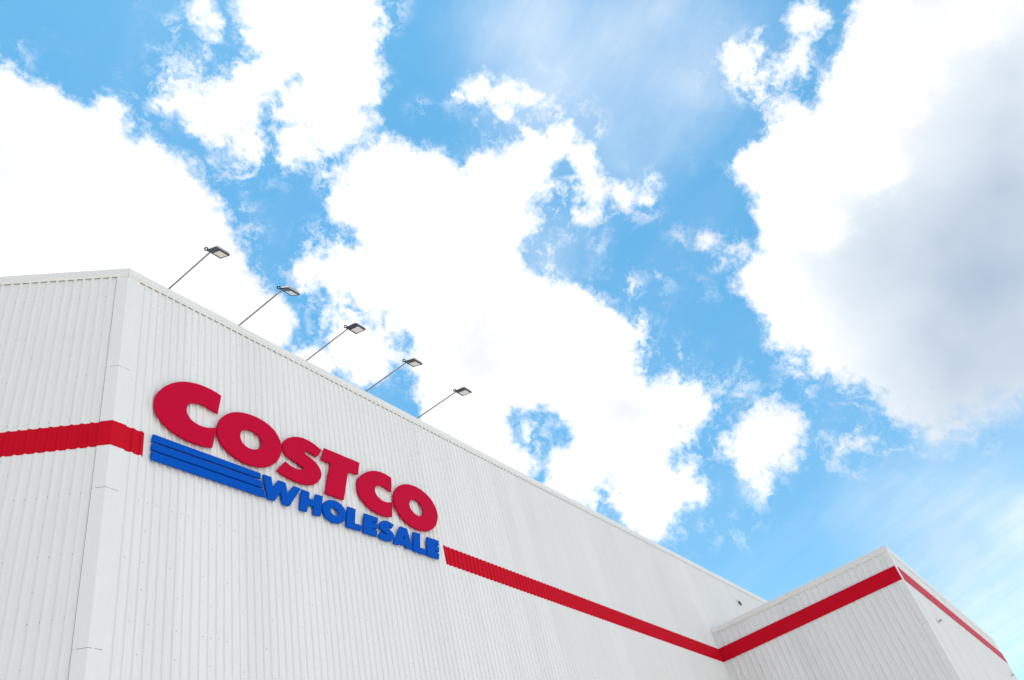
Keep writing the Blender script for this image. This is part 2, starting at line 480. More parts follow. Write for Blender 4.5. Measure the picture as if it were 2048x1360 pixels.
def frame(origin, direction):
    """wall frame: x runs along the wall, -y is outward, z up"""
    d = Vector(direction).normalized()
    inward = Vector((0, 0, 1)).cross(d)
    m = Matrix((( d.x, inward.x, 0, origin[0]), (d.y, inward.y, 0, origin[1]),
                (d.z, inward.z, 1, origin[2]), (0, 0, 0, 1)))
    return m


F_SIGN = frame((0, 0, 0), (1, 0, 0))
F_LEFT = frame((-math.cos(LA) * LEFT_LEN, math.sin(LA) * LEFT_LEN, 0), (math.cos(LA), -math.sin(LA), 0))  # x=LEFT_LEN at corner
F_SIDE = frame((X2, 0, 0), (0, -1, 0))      # x = distance from the inner corner
F_WING = frame((X2, -DB, 0), (1, 0, 0))


def profile(s0, s1, phase, pitch=PITCH, rib=RIB, top=0.044, side=0.020):
    """points (s, outward offset) of the ribbed sheet between s0 and s1"""
    pts = [(s0, 0.0)]
    k = math.ceil((s0 + 0.04 - phase) / pitch)
    while True:
        c = phase + k * pitch
        if c + top / 2 + side > s1 - 0.005:
            break
        if c - top / 2 - side > s0 + 0.005:
            pts += [(c - top / 2 - side, 0), (c - top / 2, rib), (c + top / 2, rib), (c + top / 2 + side, 0)]
        k += 1
    pts.append((s1, 0.0))
    return pts


def ribbed(mb, pts, z0, z1, off=0.0):
    for (a, ra), (b_, rb) in zip(pts, pts[1:]):
        mb.quad((a, -ra - off, z0), (b_, -rb - off, z0), (b_, -rb - off, z1), (a, -ra - off, z1))


def ribbed_wall(fr, s0, s1, z1, phase, pitch=PITCH, rib=RIB):
    mb = MB()
    ribbed(mb, profile(s0, s1, phase, pitch, rib), 0.0, z1)
    mb.quad((s1, 0, 0), (s1, 0.25, 0), (s1, 0.25, z1), (s1, 0, z1))
    mb.quad((s0, 0.25, 0), (s0, 0, 0), (s0, 0, z1), (s0, 0.25, z1))
    mb.quad((s1, 0.25, 0), (s0, 0.25, 0), (s0, 0.25, z1), (s1, 0.25, z1))
    return mb.build('wall', M['wall'], store, fr=fr)


LPH = LEFT_LEN - 0.40     # a rib 0.40 m from the corner
ribbed_wall(F_SIGN, 0.0, XE, H - 0.03, 0.29)
ribbed_wall(F_LEFT, 0.0, LEFT_LEN - 0.004, H - 0.03, LPH % PITCH)
ribbed_wall(F_SIDE, 0.004, DB, HB - 0.03, 0.12, 0.3, 0.032)
ribbed_wall(F_WING, 0.004, XB - X2, HB - 0.03, 0.29)
# plain rear and end walls close the volume
lf = F_LEFT @ Vector((0, 0, 0))
mb = MB()
foot = [(0, 0), (XE, 0), (XE, 45), (lf.x, 45), (lf.x, lf.y)]
for a, b_ in ((1, 2), (2, 3), (3, 4)):
    mb.quad((*foot[a], 0), (*foot[b_], 0), (*foot[b_], H - 0.03), (*foot[a], H - 0.03))
mb.quad((XB, -DB, 0), (XB, 0, 0), (XB, 0, HB - 0.03), (XB, -DB, HB - 0.03))
mb.build('wall', M['wall'], store)
mb = MB()
mb.quad((0.2, 0.26, H - 0.35), (XE - 0.01, 0.26, H - 0.35), (XE - 0.01, 44.9, H - 0.35), (lf.x + 0.3, 44.9, H - 0.35), (lf.x + 0.3, lf.y + 0.3, H - 0.35))
mb.build('roof', M['roof'], store)
mb = MB()
mb.quad((X2 + 0.26, -DB + 0.26, HB - 0.3), (XB - 0.01, -DB + 0.26, HB - 0.3), (XB - 0.01, -0.05, HB - 0.3), (X2 + 0.26, -0.05, HB - 0.3))
mb.build('roof', M['roof'], store)


def coping_profile(h):
    # (outward, z) of the folded cap, from the inner top edge round to the rib line
    return [(-0.32, h - 0.02), (-0.32, h + 0.0), (0.075, h + 0.0), (0.075, h - 0.185),
            (0.035, h - 0.190), (0.0345, h - 0.245), (0.0320, h - 0.245), (0.0320, h - 0.19)]


def sweep(mb, prof, path):
    """prof (outward,z) swept along path [(point, outward dir scaled for mitre)]"""
    for (p, n_), (q, m_) in zip(path, path[1:]):
        for (o0, z0), (o1, z1) in zip(prof, prof[1:]):
            mb.quad((p[0] + n_[0] * o0, p[1] + n_[1] * o0, z0), (q[0] + m_[0] * o0, q[1] + m_[1] * o0, z0),
                    (q[0] + m_[0] * o1, q[1] + m_[1] * o1, z1), (p[0] + n_[0] * o1, p[1] + n_[1] * o1, z1))


nl = F_LEFT.to_3x3() @ Vector((0, -1, 0))
nf = Vector((0, -1, 0))
mit = (nl + nf) / (1 + nl.dot(nf))
# sign-wall coping in 4 m lengths, mitred at the corner
mb = MB()
xs = [0.0] + [3.4 + 4.0 * i for i in range(15)] + [XE]
for a, b_ in zip(xs, xs[1:]):
    n0 = (mit.x, mit.y) if a == 0 else (0, -1)
    g0 = 0.003 if a == 0 else 0.0015
    sweep(mb, coping_profile(H), [((a + g0, 0), n0), ((b_ - 0.0015, 0), (0, -1))])
mb.build('coping', M['trim'], store)
mb = MB()
dl = Vector((-math.cos(LA), math.sin(LA), 0))
ls = [0.0] + [2.9 + 4.0 * i for i in range(7)] + [LEFT_LEN]
for a, b_ in zip(ls, ls[1:]):
    g0 = 0.003 if a == 0 else 0.0015
    p, q = dl * (b_ - 0.0015), dl * (a + g0)
    n1 = (mit.x, mit.y) if a == 0 else (nl.x, nl.y)
    sweep(mb, coping_profile(H), [((p.x, p.y), (nl.x, nl.y)), ((q.x, q.y), n1)])
mb.build('coping', M['trim'], store)
mb = MB()
ys = [-0.012, -3.1, -6.0, -DB]
for a, b_ in zip(ys, ys[1:]):
    n1 = (-1, -1) if b_ == -DB else (-1, 0)
    sweep(mb, coping_profile(HB), [((X2, a - 0.0015), (-1, 0)), ((X2, b_ + 0.0015), n1)])
# end plate where the cap dies against the tall wall
mb.quad((X2 - 0.078, -0.0135, HB - 0.19), (X2 + 0.32, -0.0135, HB - 0.19), (X2 + 0.32, -0.0135, HB), (X2 - 0.078, -0.0135, HB))
mb.build('coping', M['trim'], store)
mb = MB()
xw = [X2, X2 + 4, X2 + 8, X2 + 12, X2 + 16, X2 + 20, XB + 0.06]
for a, b_ in zip(xw, xw[1:]):
    n0 = (-1, -1) if a == X2 else (0, -1)
    sweep(mb, coping_profile(HB), [((a + 0.0015, -DB), n0), ((b_ - 0.0015, -DB), (0, -1))])
mb.quad((XB + 0.0585, -DB - 0.076, HB - 0.19), (XB + 0.0585, -DB + 0.32, HB - 0.19), (XB + 0.0585, -DB + 0.32, HB), (XB + 0.0585, -DB - 0.076, HB))
mb.build('coping', M['trim'], store)


def closures(fr, s0, s1, h):
    mb = MB()
    mb.box(s0, s1, -0.0278, 0.0, h - 0.225, h - 0.20)
    return mb.build('closure_strip', M['closure'], store, fr=fr)


closures(F_SIGN, 0.29, XE - 0.3, H)
closures(F_LEFT, 0.3, LEFT_LEN - 0.27, H)
closures(F_SIDE, 0.3, DB - 0.27, HB)
closures(F_WING, 0.27, XB - X2 - 0.3, HB)


def corner_trim(corner, d1, n1, w1, d2, n2, w2, z_top, joints, mitre, off=0.0290):
    """folded corner flashing in overlapping lengths; a thin sealed joint between lengths"""
    mb = MB()
    zs = [z_top] + joints + [0.0]
    for k, (zt, zb) in enumerate(zip(zs, zs[1:])):
        za, zc = (zt if k == 0 else zt - 0.009), zb + 0.0
        e = off
        pts = [(w1, 0.0, d1, n1), (w1, e, d1, n1), None, (w2, e, d2, n2), (w2, 0.0, d2, n2)]
        ring = []
        for q in pts:
            if q is None:
                c = Vector(corner) + mitre * e
            else:
                c = Vector(corner) + q[2] * q[0] + q[3] * q[1]
            ring.append(c)
        for a, b_ in zip(ring, ring[1:]):
            mb.quad((a.x, a.y, zc), (b_.x, b_.y, zc), (b_.x, b_.y, za), (a.x, a.y, za))
    tr = mb.build('corner_trim', M['trim'], store)
    for z in joints:
        mb = MB()
        e = off - 0.006
        ring = [Vector(corner) + d1 * w1 * 0.99 + n1 * e, Vector(corner) + mitre * e, Vector(corner) + d2 * w2 * 0.99 + n2 * e]
        for a, b_ in zip(ring, ring[1:]):
            mb.quad((a.x, a.y, z - 0.02), (b_.x, b_.y, z - 0.02), (b_.x, b_.y, z + 0.01), (a.x, a.y, z + 0.01))
        mb.build('sealant_joint', M['sealant_and_shade'], tr)
    return tr


ex, ey = Vector((1, 0, 0)), Vector((0, 1, 0))
trim0 = corner_trim((0, 0, 0), dl, nl, 0.245, ex, nf, 0.285, H - 0.247, [15.16, 11.93, 8.61, 5.3, 2.0], mit)
corner_trim((X2, -DB, 0), ey, -ex, 0.24, ex, -ey, 0.235, HB - 0.247, [11.04, 7.7, 4.4], -ex - ey)
mb = MB()      # dark strip painting in crevice shade along the left edge of the main corner flashing
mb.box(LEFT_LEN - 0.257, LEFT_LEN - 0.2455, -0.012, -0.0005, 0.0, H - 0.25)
mb.build('crevice_shade_strip', M['sealant_and_shade'], trim0, fr=trim0.matrix_local.inverted() @ F_LEFT)
mb = MB()      # flat piece in the inner corner and the far corner of the wing
mb.box(0.0035, 0.25, -0.036, -0.001, 0, HB - 0.19)
mb.build('corner_trim', M['trim'], store, fr=F_SIDE)
mb = MB()
mb.box(XB - X2 - 0.30, XB - X2 + 0.03, -0.036, -0.001, 0, HB - 0.19)
mb.box(XB - X2 + 0.001, XB - X2 + 0.03, 0.0, 0.25, 0, HB - 0.19)
mb.build('corner_trim', M['trim'], store, fr=F_WING)


def ribbed_band(fr, s0, s1, phase, off=0.007):
    mb = MB()
    P = profile(s0, s1, phase)
    ribbed(mb, P, ZS0, ZS1, off)
    for (a, ra), (b_, rb) in zip(P, P[1:]):
        for z in (ZS0, ZS1):
            mb.quad((a, -ra - off, z), (b_, -rb - off, z), (b_, -rb - 0.001, z), (a, -ra - 0.001, z))
    for s in (s0, s1):
        mb.quad((s, -off, ZS0), (s, -0.001, ZS0), (s, -0.001, ZS1), (s, -off, ZS1))
    return mb.build('red_band', M['red_band'], store, fr=fr)


ribbed_band(F_LEFT, 0.0, LEFT_LEN - 0.246, LPH % PITCH)
ribbed_band(F_SIGN, 0.236, 0.755, 0.29)
ribbed_band(F_SIGN, 10.835, X2 - 0.038, 0.29)
mb = MB()      # folded over the corner trim
e = 0.0385
r0, r1, r2 = dl * 0.25 + nl * e, mit * e, ex * 0.29 + nf * e
for a, b_ in ((r0, r1), (r1, r2)):
    mb.quad((a.x, a.y, ZS0), (b_.x, b_.y, ZS0), (b_.x, b_.y, ZS1), (a.x, a.y, ZS1))
q0, q2 = dl * 0.25 + nl * 0.032, ex * 0.29 + nf * 0.032
q1 = mit * 0.032
for z in (ZS0, ZS1):
    mb.quad((r0.x, r0.y, z), (r1.x, r1.y, z), (q1.x, q1.y, z), (q0.x, q0.y, z))
    mb.quad((r1.x, r1.y, z), (r2.x, r2.y, z), (q2.x, q2.y, z), (q1.x, q1.y, z))
for r, q in ((r0, q0), (r2, q2)):
    mb.quad((r.x, r.y, ZS0), (q.x, q.y, ZS0), (q.x, q.y, ZS1), (r.x, r.y, ZS1))
mb.build('red_band', M['red_band'], store)
mb = MB()      # flat band on the wing, in lengths with hairline joints
for a, b_ in ((0.0045, 2.97), (2.974, 5.94), (5.944, DB - 0.012)):
    mb.box(a, b_, -0.047, -0.0375, ZS0, ZS1)
mb.build('red_band', M['red_band'], store, fr=F_SIDE)
mb = MB()
L3 = XB - X2
for a, b_ in ((0.25, 6.0), (6.006, 12.0), (12.006, 18.0), (18.006, L3 + 0.035)):
    mb.box(a, b_, -0.047, -0.0375, ZS0, ZS1)
mb.build('red_band', M['red_band'], store, fr=F_WING)

# screw heads, far more than a hundred: one part
mb = MB()
rnd = random.Random(4)
ROWS = [17.47, 16.22, 14.96, 13.73, 11.87, 10.52, 9.24, 8.0, 6.8, 5.6]


def screw(fr, s, z):
    if ZS0 - 0.05 < z < ZS1 + 0.05:
        return
    r = 0.0095
    pts = [fr @ Vector((s + r * math.cos(t), -0.006, z + r * math.sin(t))) for t in [k * math.pi / 3 for k in range(6)]]
    bas = [fr @ Vector((s + 1.3 * r * math.cos(t), -0.0005, z + 1.3 * r * math.sin(t))) for t in [k * math.pi / 3 for k in range(6)]]
    mb.quad(*pts)
    for k in range(6):
        mb.quad(bas[k], bas[(k + 1) % 6], pts[(k + 1) % 6], pts[k])


for k in range(60):
    s = LEFT_LEN - 0.40 - 0.2 * k
    for z in ROWS:
        if rnd.random() < 0.8:
            screw(F_LEFT, s - 0.045 + rnd.uniform(-.006, .006), z + rnd.uniform(-.015, .015))
    if k % 4 == 3:
        for z in (15.6, 12.5, 11.19, 9.85, 8.43, 7.2):
            screw(F_LEFT, s - 0.045, z + rnd.uniform(-.02, .02))
for k in range(90):
    s = 0.29 + 0.2 * k
    for z in ROWS:
        if rnd.random() < 0.33 and not (0.8 < s < 10.6 and 12.8 < z < 15.4):
            screw(F_SIGN, s + 0.055 + rnd.uniform(-.006, .006), z + rnd.uniform(-.015, .015))
    if k % 4 == 3:
        for z in (16.9, 11.24, 9.92, 8.64, 7.2):
            screw(F_SIGN, s + 0.055, z + rnd.uniform(-.02, .02))
tag(mb.build('screw_heads', M['screw'], store), kind='stuff')

# ------------------------------------------------------------------ sign: each letter a part
# outlines in metres on the wall (along the wall, height)
LETTERS = [
    ('C', 'red', [[(2.689,15.501), (2.633,15.517), (2.575,15.531), (2.516,15.543), (2.454,15.552), (2.389,15.559), (2.325,15.563), (2.263,15.564), (2.203,15.564), (2.143,15.561), (2.086,15.556), (2.03,15.549), (1.975,15.54), (1.919,15.529), (1.863,15.515), (1.809,15.5), (1.755,15.483), (1.704,15.465), (1.653,15.445), (1.605,15.423), (1.559,15.401), (1.513,15.376), (1.468,15.349), (1.424,15.32), (1.38,15.29), (1.337,15.257), (1.295,15.222), (1.253,15.185), (1.214,15.146), (1.175,15.105), (1.138,15.063), (1.102,15.019), (1.068,14.973), (1.036,14.927), (1.007,14.881), (0.98,14.835), (0.956,14.79), (0.935,14.745), (0.917,14.7), (0.903,14.655), (0.893,14.611), (0.886,14.567), (0.882,14.524), (0.88,14.482), (0.881,14.442), (0.884,14.403), (0.889,14.366), (0.896,14.329), (0.906,14.294), (0.917,14.259), (0.931,14.224), (0.947,14.19), (0.966,14.156), (0.988,14.123), (1.013,14.091), (1.04,14.06), (1.07,14.031), (1.102,14.002), (1.136,13.975), (1.171,13.95), (1.207,13.926), (1.243,13.903), (1.281,13.883), (1.32,13.864), (1.359,13.847), (1.401,13.832), (1.444,13.818), (1.488,13.805), (1.535,13.793), (1.583,13.783), (1.633,13.773), (1.683,13.766), (1.735,13.759), (1.788,13.754), (1.842,13.751), (1.896,13.749), (1.951,13.749), (2.007,13.751), (2.062,13.754), (2.116,13.759), (2.169,13.765), (2.218,13.773), (2.264,13.781), (2.306,13.79), (2.345,13.799), (2.381,13.809), (2.414,13.818), (2.445,13.828), (2.556,14.448), (2.514,14.427), (2.471,14.406), (2.429,14.387), (2.386,14.369), (2.342,14.353), (2.298,14.339), (2.255,14.328), (2.211,14.32), (2.167,14.314), (2.123,14.312), (2.08,14.313), (2.037,14.317), (1.995,14.324), (1.953,14.335), (1.915,14.348), (1.879,14.364), (1.847,14.382), (1.819,14.403), (1.794,14.426), (1.774,14.45), (1.756,14.477), (1.742,14.506), (1.731,14.536), (1.723,14.567), (1.718,14.599), (1.717,14.63), (1.718,14.662), (1.723,14.692), (1.731,14.722), (1.741,14.751), (1.756,14.779), (1.773,14.806), (1.791,14.831), (1.811,14.854), (1.833,14.875), (1.857,14.894), (1.882,14.911), (1.909,14.926), (1.94,14.939), (1.975,14.952), (2.014,14.962), (2.055,14.97), (2.098,14.975), (2.143,14.978), (2.188,14.977), (2.233,14.973), (2.278,14.967), (2.323,14.959), (2.368,14.95), (2.412,14.94), (2.457,14.929), (2.5,14.919), (2.544,14.909), (2.587,14.899)]]),
    ('O', 'red', [[(3.185,15.209), (3.069,15.155), (2.959,15.086), (2.857,15.001), (2.763,14.902), (2.684,14.789), (2.622,14.666), (2.583,14.536), (2.569,14.406), (2.583,14.278), (2.624,14.159), (2.691,14.052), (2.781,13.959), (2.888,13.883), (3.009,13.824), (3.138,13.782), (3.272,13.755), (3.406,13.742), (3.539,13.743), (3.671,13.757), (3.798,13.783), (3.922,13.822), (4.04,13.875), (4.153,13.941), (4.256,14.022), (4.35,14.117), (4.429,14.226), (4.492,14.346), (4.536,14.476), (4.557,14.609), (4.554,14.741), (4.526,14.867), (4.472,14.982), (4.395,15.082), (4.297,15.164), (4.183,15.226), (4.056,15.27), (3.922,15.297), (3.785,15.309), (3.649,15.308), (3.516,15.295), (3.388,15.272), (3.265,15.239)], [(3.277,14.616), (3.262,14.571), (3.254,14.524), (3.253,14.477), (3.259,14.43), (3.273,14.385), (3.293,14.345), (3.32,14.309), (3.354,14.28), (3.393,14.256), (3.437,14.24), (3.484,14.229), (3.532,14.225), (3.581,14.227), (3.627,14.234), (3.672,14.247), (3.714,14.265), (3.752,14.287), (3.788,14.314), (3.821,14.347), (3.851,14.383), (3.877,14.424), (3.899,14.467), (3.914,14.513), (3.921,14.56), (3.92,14.605), (3.91,14.649), (3.89,14.689), (3.862,14.724), (3.827,14.753), (3.786,14.777), (3.742,14.794), (3.696,14.806), (3.649,14.813), (3.602,14.814), (3.555,14.811), (3.509,14.802), (3.465,14.789), (3.422,14.77), (3.383,14.746), (3.347,14.717), (3.316,14.683), (3.29,14.644)]]),
    ('S', 'red', [[(5.993,15.139), (5.956,15.156), (5.918,15.173), (5.878,15.19), (5.836,15.207), (5.792,15.223), (5.747,15.239), (5.7,15.253), (5.653,15.266), (5.603,15.276), (5.553,15.284), (5.501,15.29), (5.448,15.293), (5.393,15.292), (5.338,15.288), (5.283,15.281), (5.231,15.271), (5.179,15.258), (5.13,15.243), (5.084,15.227), (5.039,15.209), (4.997,15.189), (4.955,15.169), (4.914,15.146), (4.875,15.122), (4.837,15.096), (4.8,15.068), (4.765,15.039), (4.732,15.007), (4.701,14.974), (4.674,14.941), (4.651,14.908), (4.631,14.875), (4.616,14.842), (4.606,14.811), (4.601,14.78), (4.598,14.748), (4.599,14.716), (4.603,14.684), (4.609,14.652), (4.618,14.622), (4.629,14.592), (4.644,14.565), (4.661,14.54), (4.682,14.518), (4.705,14.499), (4.732,14.482), (4.761,14.469), (4.793,14.456), (4.827,14.445), (4.863,14.434), (4.899,14.424), (4.937,14.413), (4.975,14.403), (5.011,14.392), (5.046,14.382), (5.08,14.373), (5.112,14.363), (5.141,14.354), (5.169,14.346), (5.196,14.337), (5.222,14.328), (5.247,14.319), (5.271,14.31), (5.25,14.24), (5.222,14.225), (5.192,14.211), (5.159,14.199), (5.123,14.189), (5.085,14.182), (5.046,14.177), (5.006,14.175), (4.966,14.176), (4.926,14.18), (4.888,14.185), (4.852,14.193), (4.818,14.202), (4.786,14.213), (4.757,14.224), (4.731,14.235), (4.706,14.247), (4.683,14.258), (4.662,14.27), (4.37,13.9), (4.4,13.886), (4.431,13.873), (4.465,13.86), (4.5,13.849), (4.538,13.838), (4.578,13.828), (4.621,13.818), (4.666,13.809), (4.712,13.8), (4.76,13.793), (4.809,13.786), (4.859,13.781), (4.911,13.778), (4.964,13.775), (5.019,13.774), (5.074,13.775), (5.13,13.777), (5.185,13.782), (5.238,13.788), (5.291,13.796), (5.343,13.807), (5.393,13.819), (5.442,13.835), (5.489,13.852), (5.535,13.872), (5.579,13.894), (5.621,13.919), (5.661,13.946), (5.699,13.976), (5.734,14.009), (5.768,14.044), (5.798,14.081), (5.825,14.119), (5.848,14.158), (5.867,14.198), (5.882,14.237), (5.892,14.276), (5.899,14.314), (5.901,14.35), (5.899,14.385), (5.893,14.418), (5.884,14.45), (5.869,14.481), (5.851,14.512), (5.83,14.541), (5.807,14.569), (5.78,14.595), (5.752,14.62), (5.721,14.642), (5.689,14.662), (5.656,14.68), (5.62,14.696), (5.583,14.71), (5.547,14.723), (5.512,14.735), (5.477,14.746), (5.445,14.757), (5.416,14.768), (5.389,14.78), (5.363,14.791), (5.336,14.838), (5.354,14.857), (5.372,14.874), (5.393,14.888), (5.416,14.898), (5.442,14.905), (5.469,14.909), (5.498,14.909), (5.53,14.905), (5.562,14.9), (5.596,14.893), (5.631,14.885), (5.666,14.876), (5.701,14.867), (5.737,14.857), (5.773,14.847), (5.842,14.906)]]),
    ('T', 'red', [[(6.104,15.263), (7.455,15.284), (7.329,14.839), (6.943,14.797), (6.651,13.779), (5.986,13.761), (6.29,14.834), (5.954,14.823)]]),
    ('C', 'red', [[(8.761,15.224), (8.721,15.239), (8.68,15.253), (8.637,15.264), (8.592,15.273), (8.546,15.28), (8.497,15.285), (8.446,15.287), (8.394,15.286), (8.341,15.284), (8.287,15.279), (8.232,15.271), (8.178,15.261), (8.122,15.248), (8.067,15.232), (8.012,15.214), (7.957,15.193), (7.903,15.169), (7.849,15.143), (7.796,15.115), (7.744,15.084), (7.693,15.051), (7.643,15.015), (7.593,14.977), (7.546,14.938), (7.502,14.9), (7.461,14.861), (7.423,14.823), (7.39,14.787), (7.361,14.752), (7.336,14.716), (7.315,14.681), (7.298,14.645), (7.283,14.607), (7.27,14.567), (7.259,14.525), (7.251,14.483), (7.244,14.441), (7.239,14.398), (7.237,14.357), (7.238,14.318), (7.241,14.28), (7.248,14.243), (7.26,14.207), (7.274,14.172), (7.293,14.138), (7.314,14.104), (7.34,14.072), (7.367,14.04), (7.397,14.009), (7.43,13.979), (7.464,13.95), (7.501,13.922), (7.54,13.896), (7.581,13.872), (7.625,13.85), (7.672,13.83), (7.72,13.813), (7.771,13.799), (7.823,13.786), (7.877,13.776), (7.931,13.768), (7.987,13.763), (8.043,13.76), (8.099,13.759), (8.156,13.76), (8.213,13.764), (8.27,13.771), (8.327,13.781), (8.384,13.792), (8.439,13.807), (8.493,13.824), (8.547,13.843), (8.645,14.364), (8.601,14.342), (8.557,14.32), (8.512,14.302), (8.466,14.286), (8.421,14.273), (8.376,14.264), (8.332,14.259), (8.29,14.258), (8.249,14.261), (8.21,14.268), (8.173,14.278), (8.138,14.29), (8.105,14.305), (8.075,14.322), (8.048,14.34), (8.024,14.359), (8.004,14.38), (7.988,14.403), (7.975,14.428), (7.966,14.455), (7.96,14.483), (7.958,14.512), (7.96,14.542), (7.967,14.572), (7.977,14.602), (7.992,14.631), (8.011,14.658), (8.035,14.685), (8.064,14.71), (8.095,14.732), (8.128,14.752), (8.162,14.77), (8.197,14.784), (8.23,14.794), (8.263,14.801), (8.297,14.804), (8.331,14.803), (8.365,14.799), (8.4,14.793), (8.437,14.785), (8.475,14.775), (8.51,14.764), (8.544,14.754), (8.575,14.744), (8.604,14.734), (8.628,14.727), (8.65,14.72), (8.669,14.715)]]),
    ('O', 'red', [[(9.391,15.235), (9.272,15.186), (9.157,15.124), (9.048,15.048), (8.95,14.958), (8.864,14.855), (8.796,14.74), (8.75,14.616), (8.727,14.488), (8.731,14.359), (8.761,14.234), (8.816,14.119), (8.893,14.016), (8.99,13.929), (9.101,13.859), (9.223,13.806), (9.352,13.771), (9.484,13.751), (9.617,13.744), (9.748,13.751), (9.877,13.77), (10.002,13.802), (10.122,13.846), (10.237,13.904), (10.345,13.977), (10.444,14.064), (10.533,14.165), (10.606,14.278), (10.661,14.401), (10.694,14.529), (10.703,14.659), (10.685,14.784), (10.64,14.902), (10.571,15.008), (10.479,15.099), (10.371,15.173), (10.25,15.231), (10.121,15.272), (9.989,15.297), (9.857,15.307), (9.726,15.304), (9.598,15.289), (9.473,15.261)], [(9.488,14.681), (9.461,14.645), (9.439,14.607), (9.423,14.566), (9.413,14.523), (9.412,14.48), (9.419,14.438), (9.435,14.398), (9.458,14.361), (9.487,14.329), (9.521,14.302), (9.559,14.279), (9.599,14.261), (9.641,14.248), (9.685,14.24), (9.728,14.237), (9.772,14.238), (9.815,14.245), (9.857,14.258), (9.896,14.277), (9.931,14.302), (9.961,14.333), (9.986,14.369), (10.005,14.409), (10.017,14.451), (10.023,14.495), (10.024,14.539), (10.018,14.583), (10.007,14.625), (9.991,14.665), (9.968,14.701), (9.94,14.734), (9.906,14.761), (9.868,14.783), (9.827,14.798), (9.783,14.807), (9.739,14.809), (9.695,14.805), (9.653,14.794), (9.613,14.778), (9.575,14.757), (9.54,14.732), (9.508,14.702)]]),
    ('W', 'blue', [[(3.926,13.605), (4.177,13.617), (4.215,13.332), (4.396,13.603), (4.631,13.604), (4.68,13.3), (4.887,13.603), (5.136,13.604), (4.72,12.963), (4.505,12.954), (4.45,13.265), (4.26,12.962), (4.04,12.956)]]),
    ('H', 'blue', [[(5.166,13.598), (5.422,13.596), (5.396,13.397), (5.571,13.407), (5.633,13.607), (5.88,13.628), (5.743,12.986), (5.493,12.967), (5.534,13.216), (5.348,13.202), (5.286,12.977), (5.036,12.965)]]),
    ('O', 'blue', [[(6.083,13.58), (6.033,13.555), (5.986,13.524), (5.943,13.488), (5.906,13.445), (5.876,13.397), (5.854,13.344), (5.841,13.288), (5.838,13.23), (5.845,13.174), (5.863,13.12), (5.89,13.072), (5.927,13.031), (5.97,12.998), (6.02,12.972), (6.074,12.955), (6.131,12.945), (6.189,12.942), (6.247,12.944), (6.304,12.952), (6.359,12.966), (6.412,12.984), (6.461,13.008), (6.508,13.038), (6.55,13.074), (6.588,13.117), (6.62,13.164), (6.645,13.216), (6.663,13.272), (6.671,13.329), (6.668,13.385), (6.655,13.439), (6.632,13.489), (6.598,13.533), (6.556,13.569), (6.508,13.597), (6.455,13.617), (6.398,13.629), (6.341,13.633), (6.283,13.631), (6.227,13.624), (6.171,13.611), (6.118,13.594)], [(6.127,13.332), (6.118,13.313), (6.112,13.293), (6.11,13.273), (6.111,13.254), (6.117,13.236), (6.126,13.22), (6.138,13.206), (6.154,13.194), (6.172,13.184), (6.191,13.176), (6.211,13.17), (6.231,13.166), (6.251,13.163), (6.271,13.162), (6.29,13.163), (6.308,13.167), (6.326,13.174), (6.344,13.184), (6.36,13.196), (6.375,13.211), (6.387,13.228), (6.397,13.246), (6.403,13.264), (6.406,13.283), (6.405,13.302), (6.4,13.321), (6.391,13.338), (6.38,13.354), (6.366,13.369), (6.349,13.381), (6.332,13.391), (6.313,13.398), (6.293,13.403), (6.273,13.405), (6.253,13.405), (6.233,13.403), (6.214,13.399), (6.196,13.392), (6.178,13.384), (6.162,13.373), (6.147,13.359), (6.134,13.343)]]),
    ('L', 'blue', [[(6.772,13.601), (7.069,13.614), (6.972,13.142), (7.227,13.157), (7.175,12.973), (6.628,12.958)]]),
    ('E', 'blue', [[(7.398,13.587), (7.927,13.606), (7.887,13.446), (7.68,13.431), (7.659,13.394), (7.876,13.407), (7.827,13.215), (7.636,13.197), (7.614,13.163), (7.83,13.168), (7.774,12.973), (7.254,12.965)]]),
    ('S', 'blue', [[(8.553,13.568), (8.515,13.581), (8.476,13.593), (8.438,13.603), (8.399,13.611), (8.361,13.617), (8.324,13.619), (8.287,13.619), (8.251,13.616), (8.215,13.609), (8.179,13.6), (8.144,13.587), (8.11,13.572), (8.079,13.555), (8.05,13.536), (8.025,13.516), (8.003,13.495), (7.986,13.473), (7.972,13.451), (7.961,13.429), (7.954,13.405), (7.951,13.382), (7.951,13.359), (7.954,13.336), (7.962,13.315), (7.973,13.296), (7.989,13.279), (8.007,13.264), (8.028,13.253), (8.052,13.244), (8.076,13.236), (8.101,13.228), (8.126,13.222), (8.149,13.215), (8.17,13.207), (8.188,13.199), (8.204,13.19), (8.216,13.181), (8.226,13.172), (8.234,13.163), (8.198,13.158), (8.163,13.155), (8.129,13.153), (8.098,13.155), (8.067,13.158), (8.038,13.162), (8.01,13.167), (7.983,13.172), (7.956,13.178), (7.842,13.013), (7.868,13.002), (7.895,12.992), (7.924,12.982), (7.956,12.974), (7.99,12.966), (8.026,12.96), (8.064,12.957), (8.103,12.956), (8.141,12.957), (8.18,12.96), (8.217,12.966), (8.254,12.974), (8.288,12.983), (8.321,12.994), (8.351,13.006), (8.38,13.02), (8.407,13.036), (8.43,13.054), (8.452,13.073), (8.47,13.095), (8.485,13.116), (8.496,13.139), (8.503,13.162), (8.507,13.184), (8.507,13.204), (8.504,13.224), (8.498,13.242), (8.488,13.259), (8.475,13.275), (8.46,13.29), (8.442,13.304), (8.421,13.316), (8.4,13.328), (8.379,13.34), (8.357,13.35), (8.338,13.361), (8.321,13.372), (8.307,13.384), (8.295,13.395), (8.285,13.405), (8.279,13.415), (8.273,13.425), (8.289,13.433), (8.306,13.44), (8.324,13.445), (8.344,13.448), (8.365,13.448), (8.387,13.447), (8.41,13.443), (8.433,13.438), (8.457,13.433)]]),
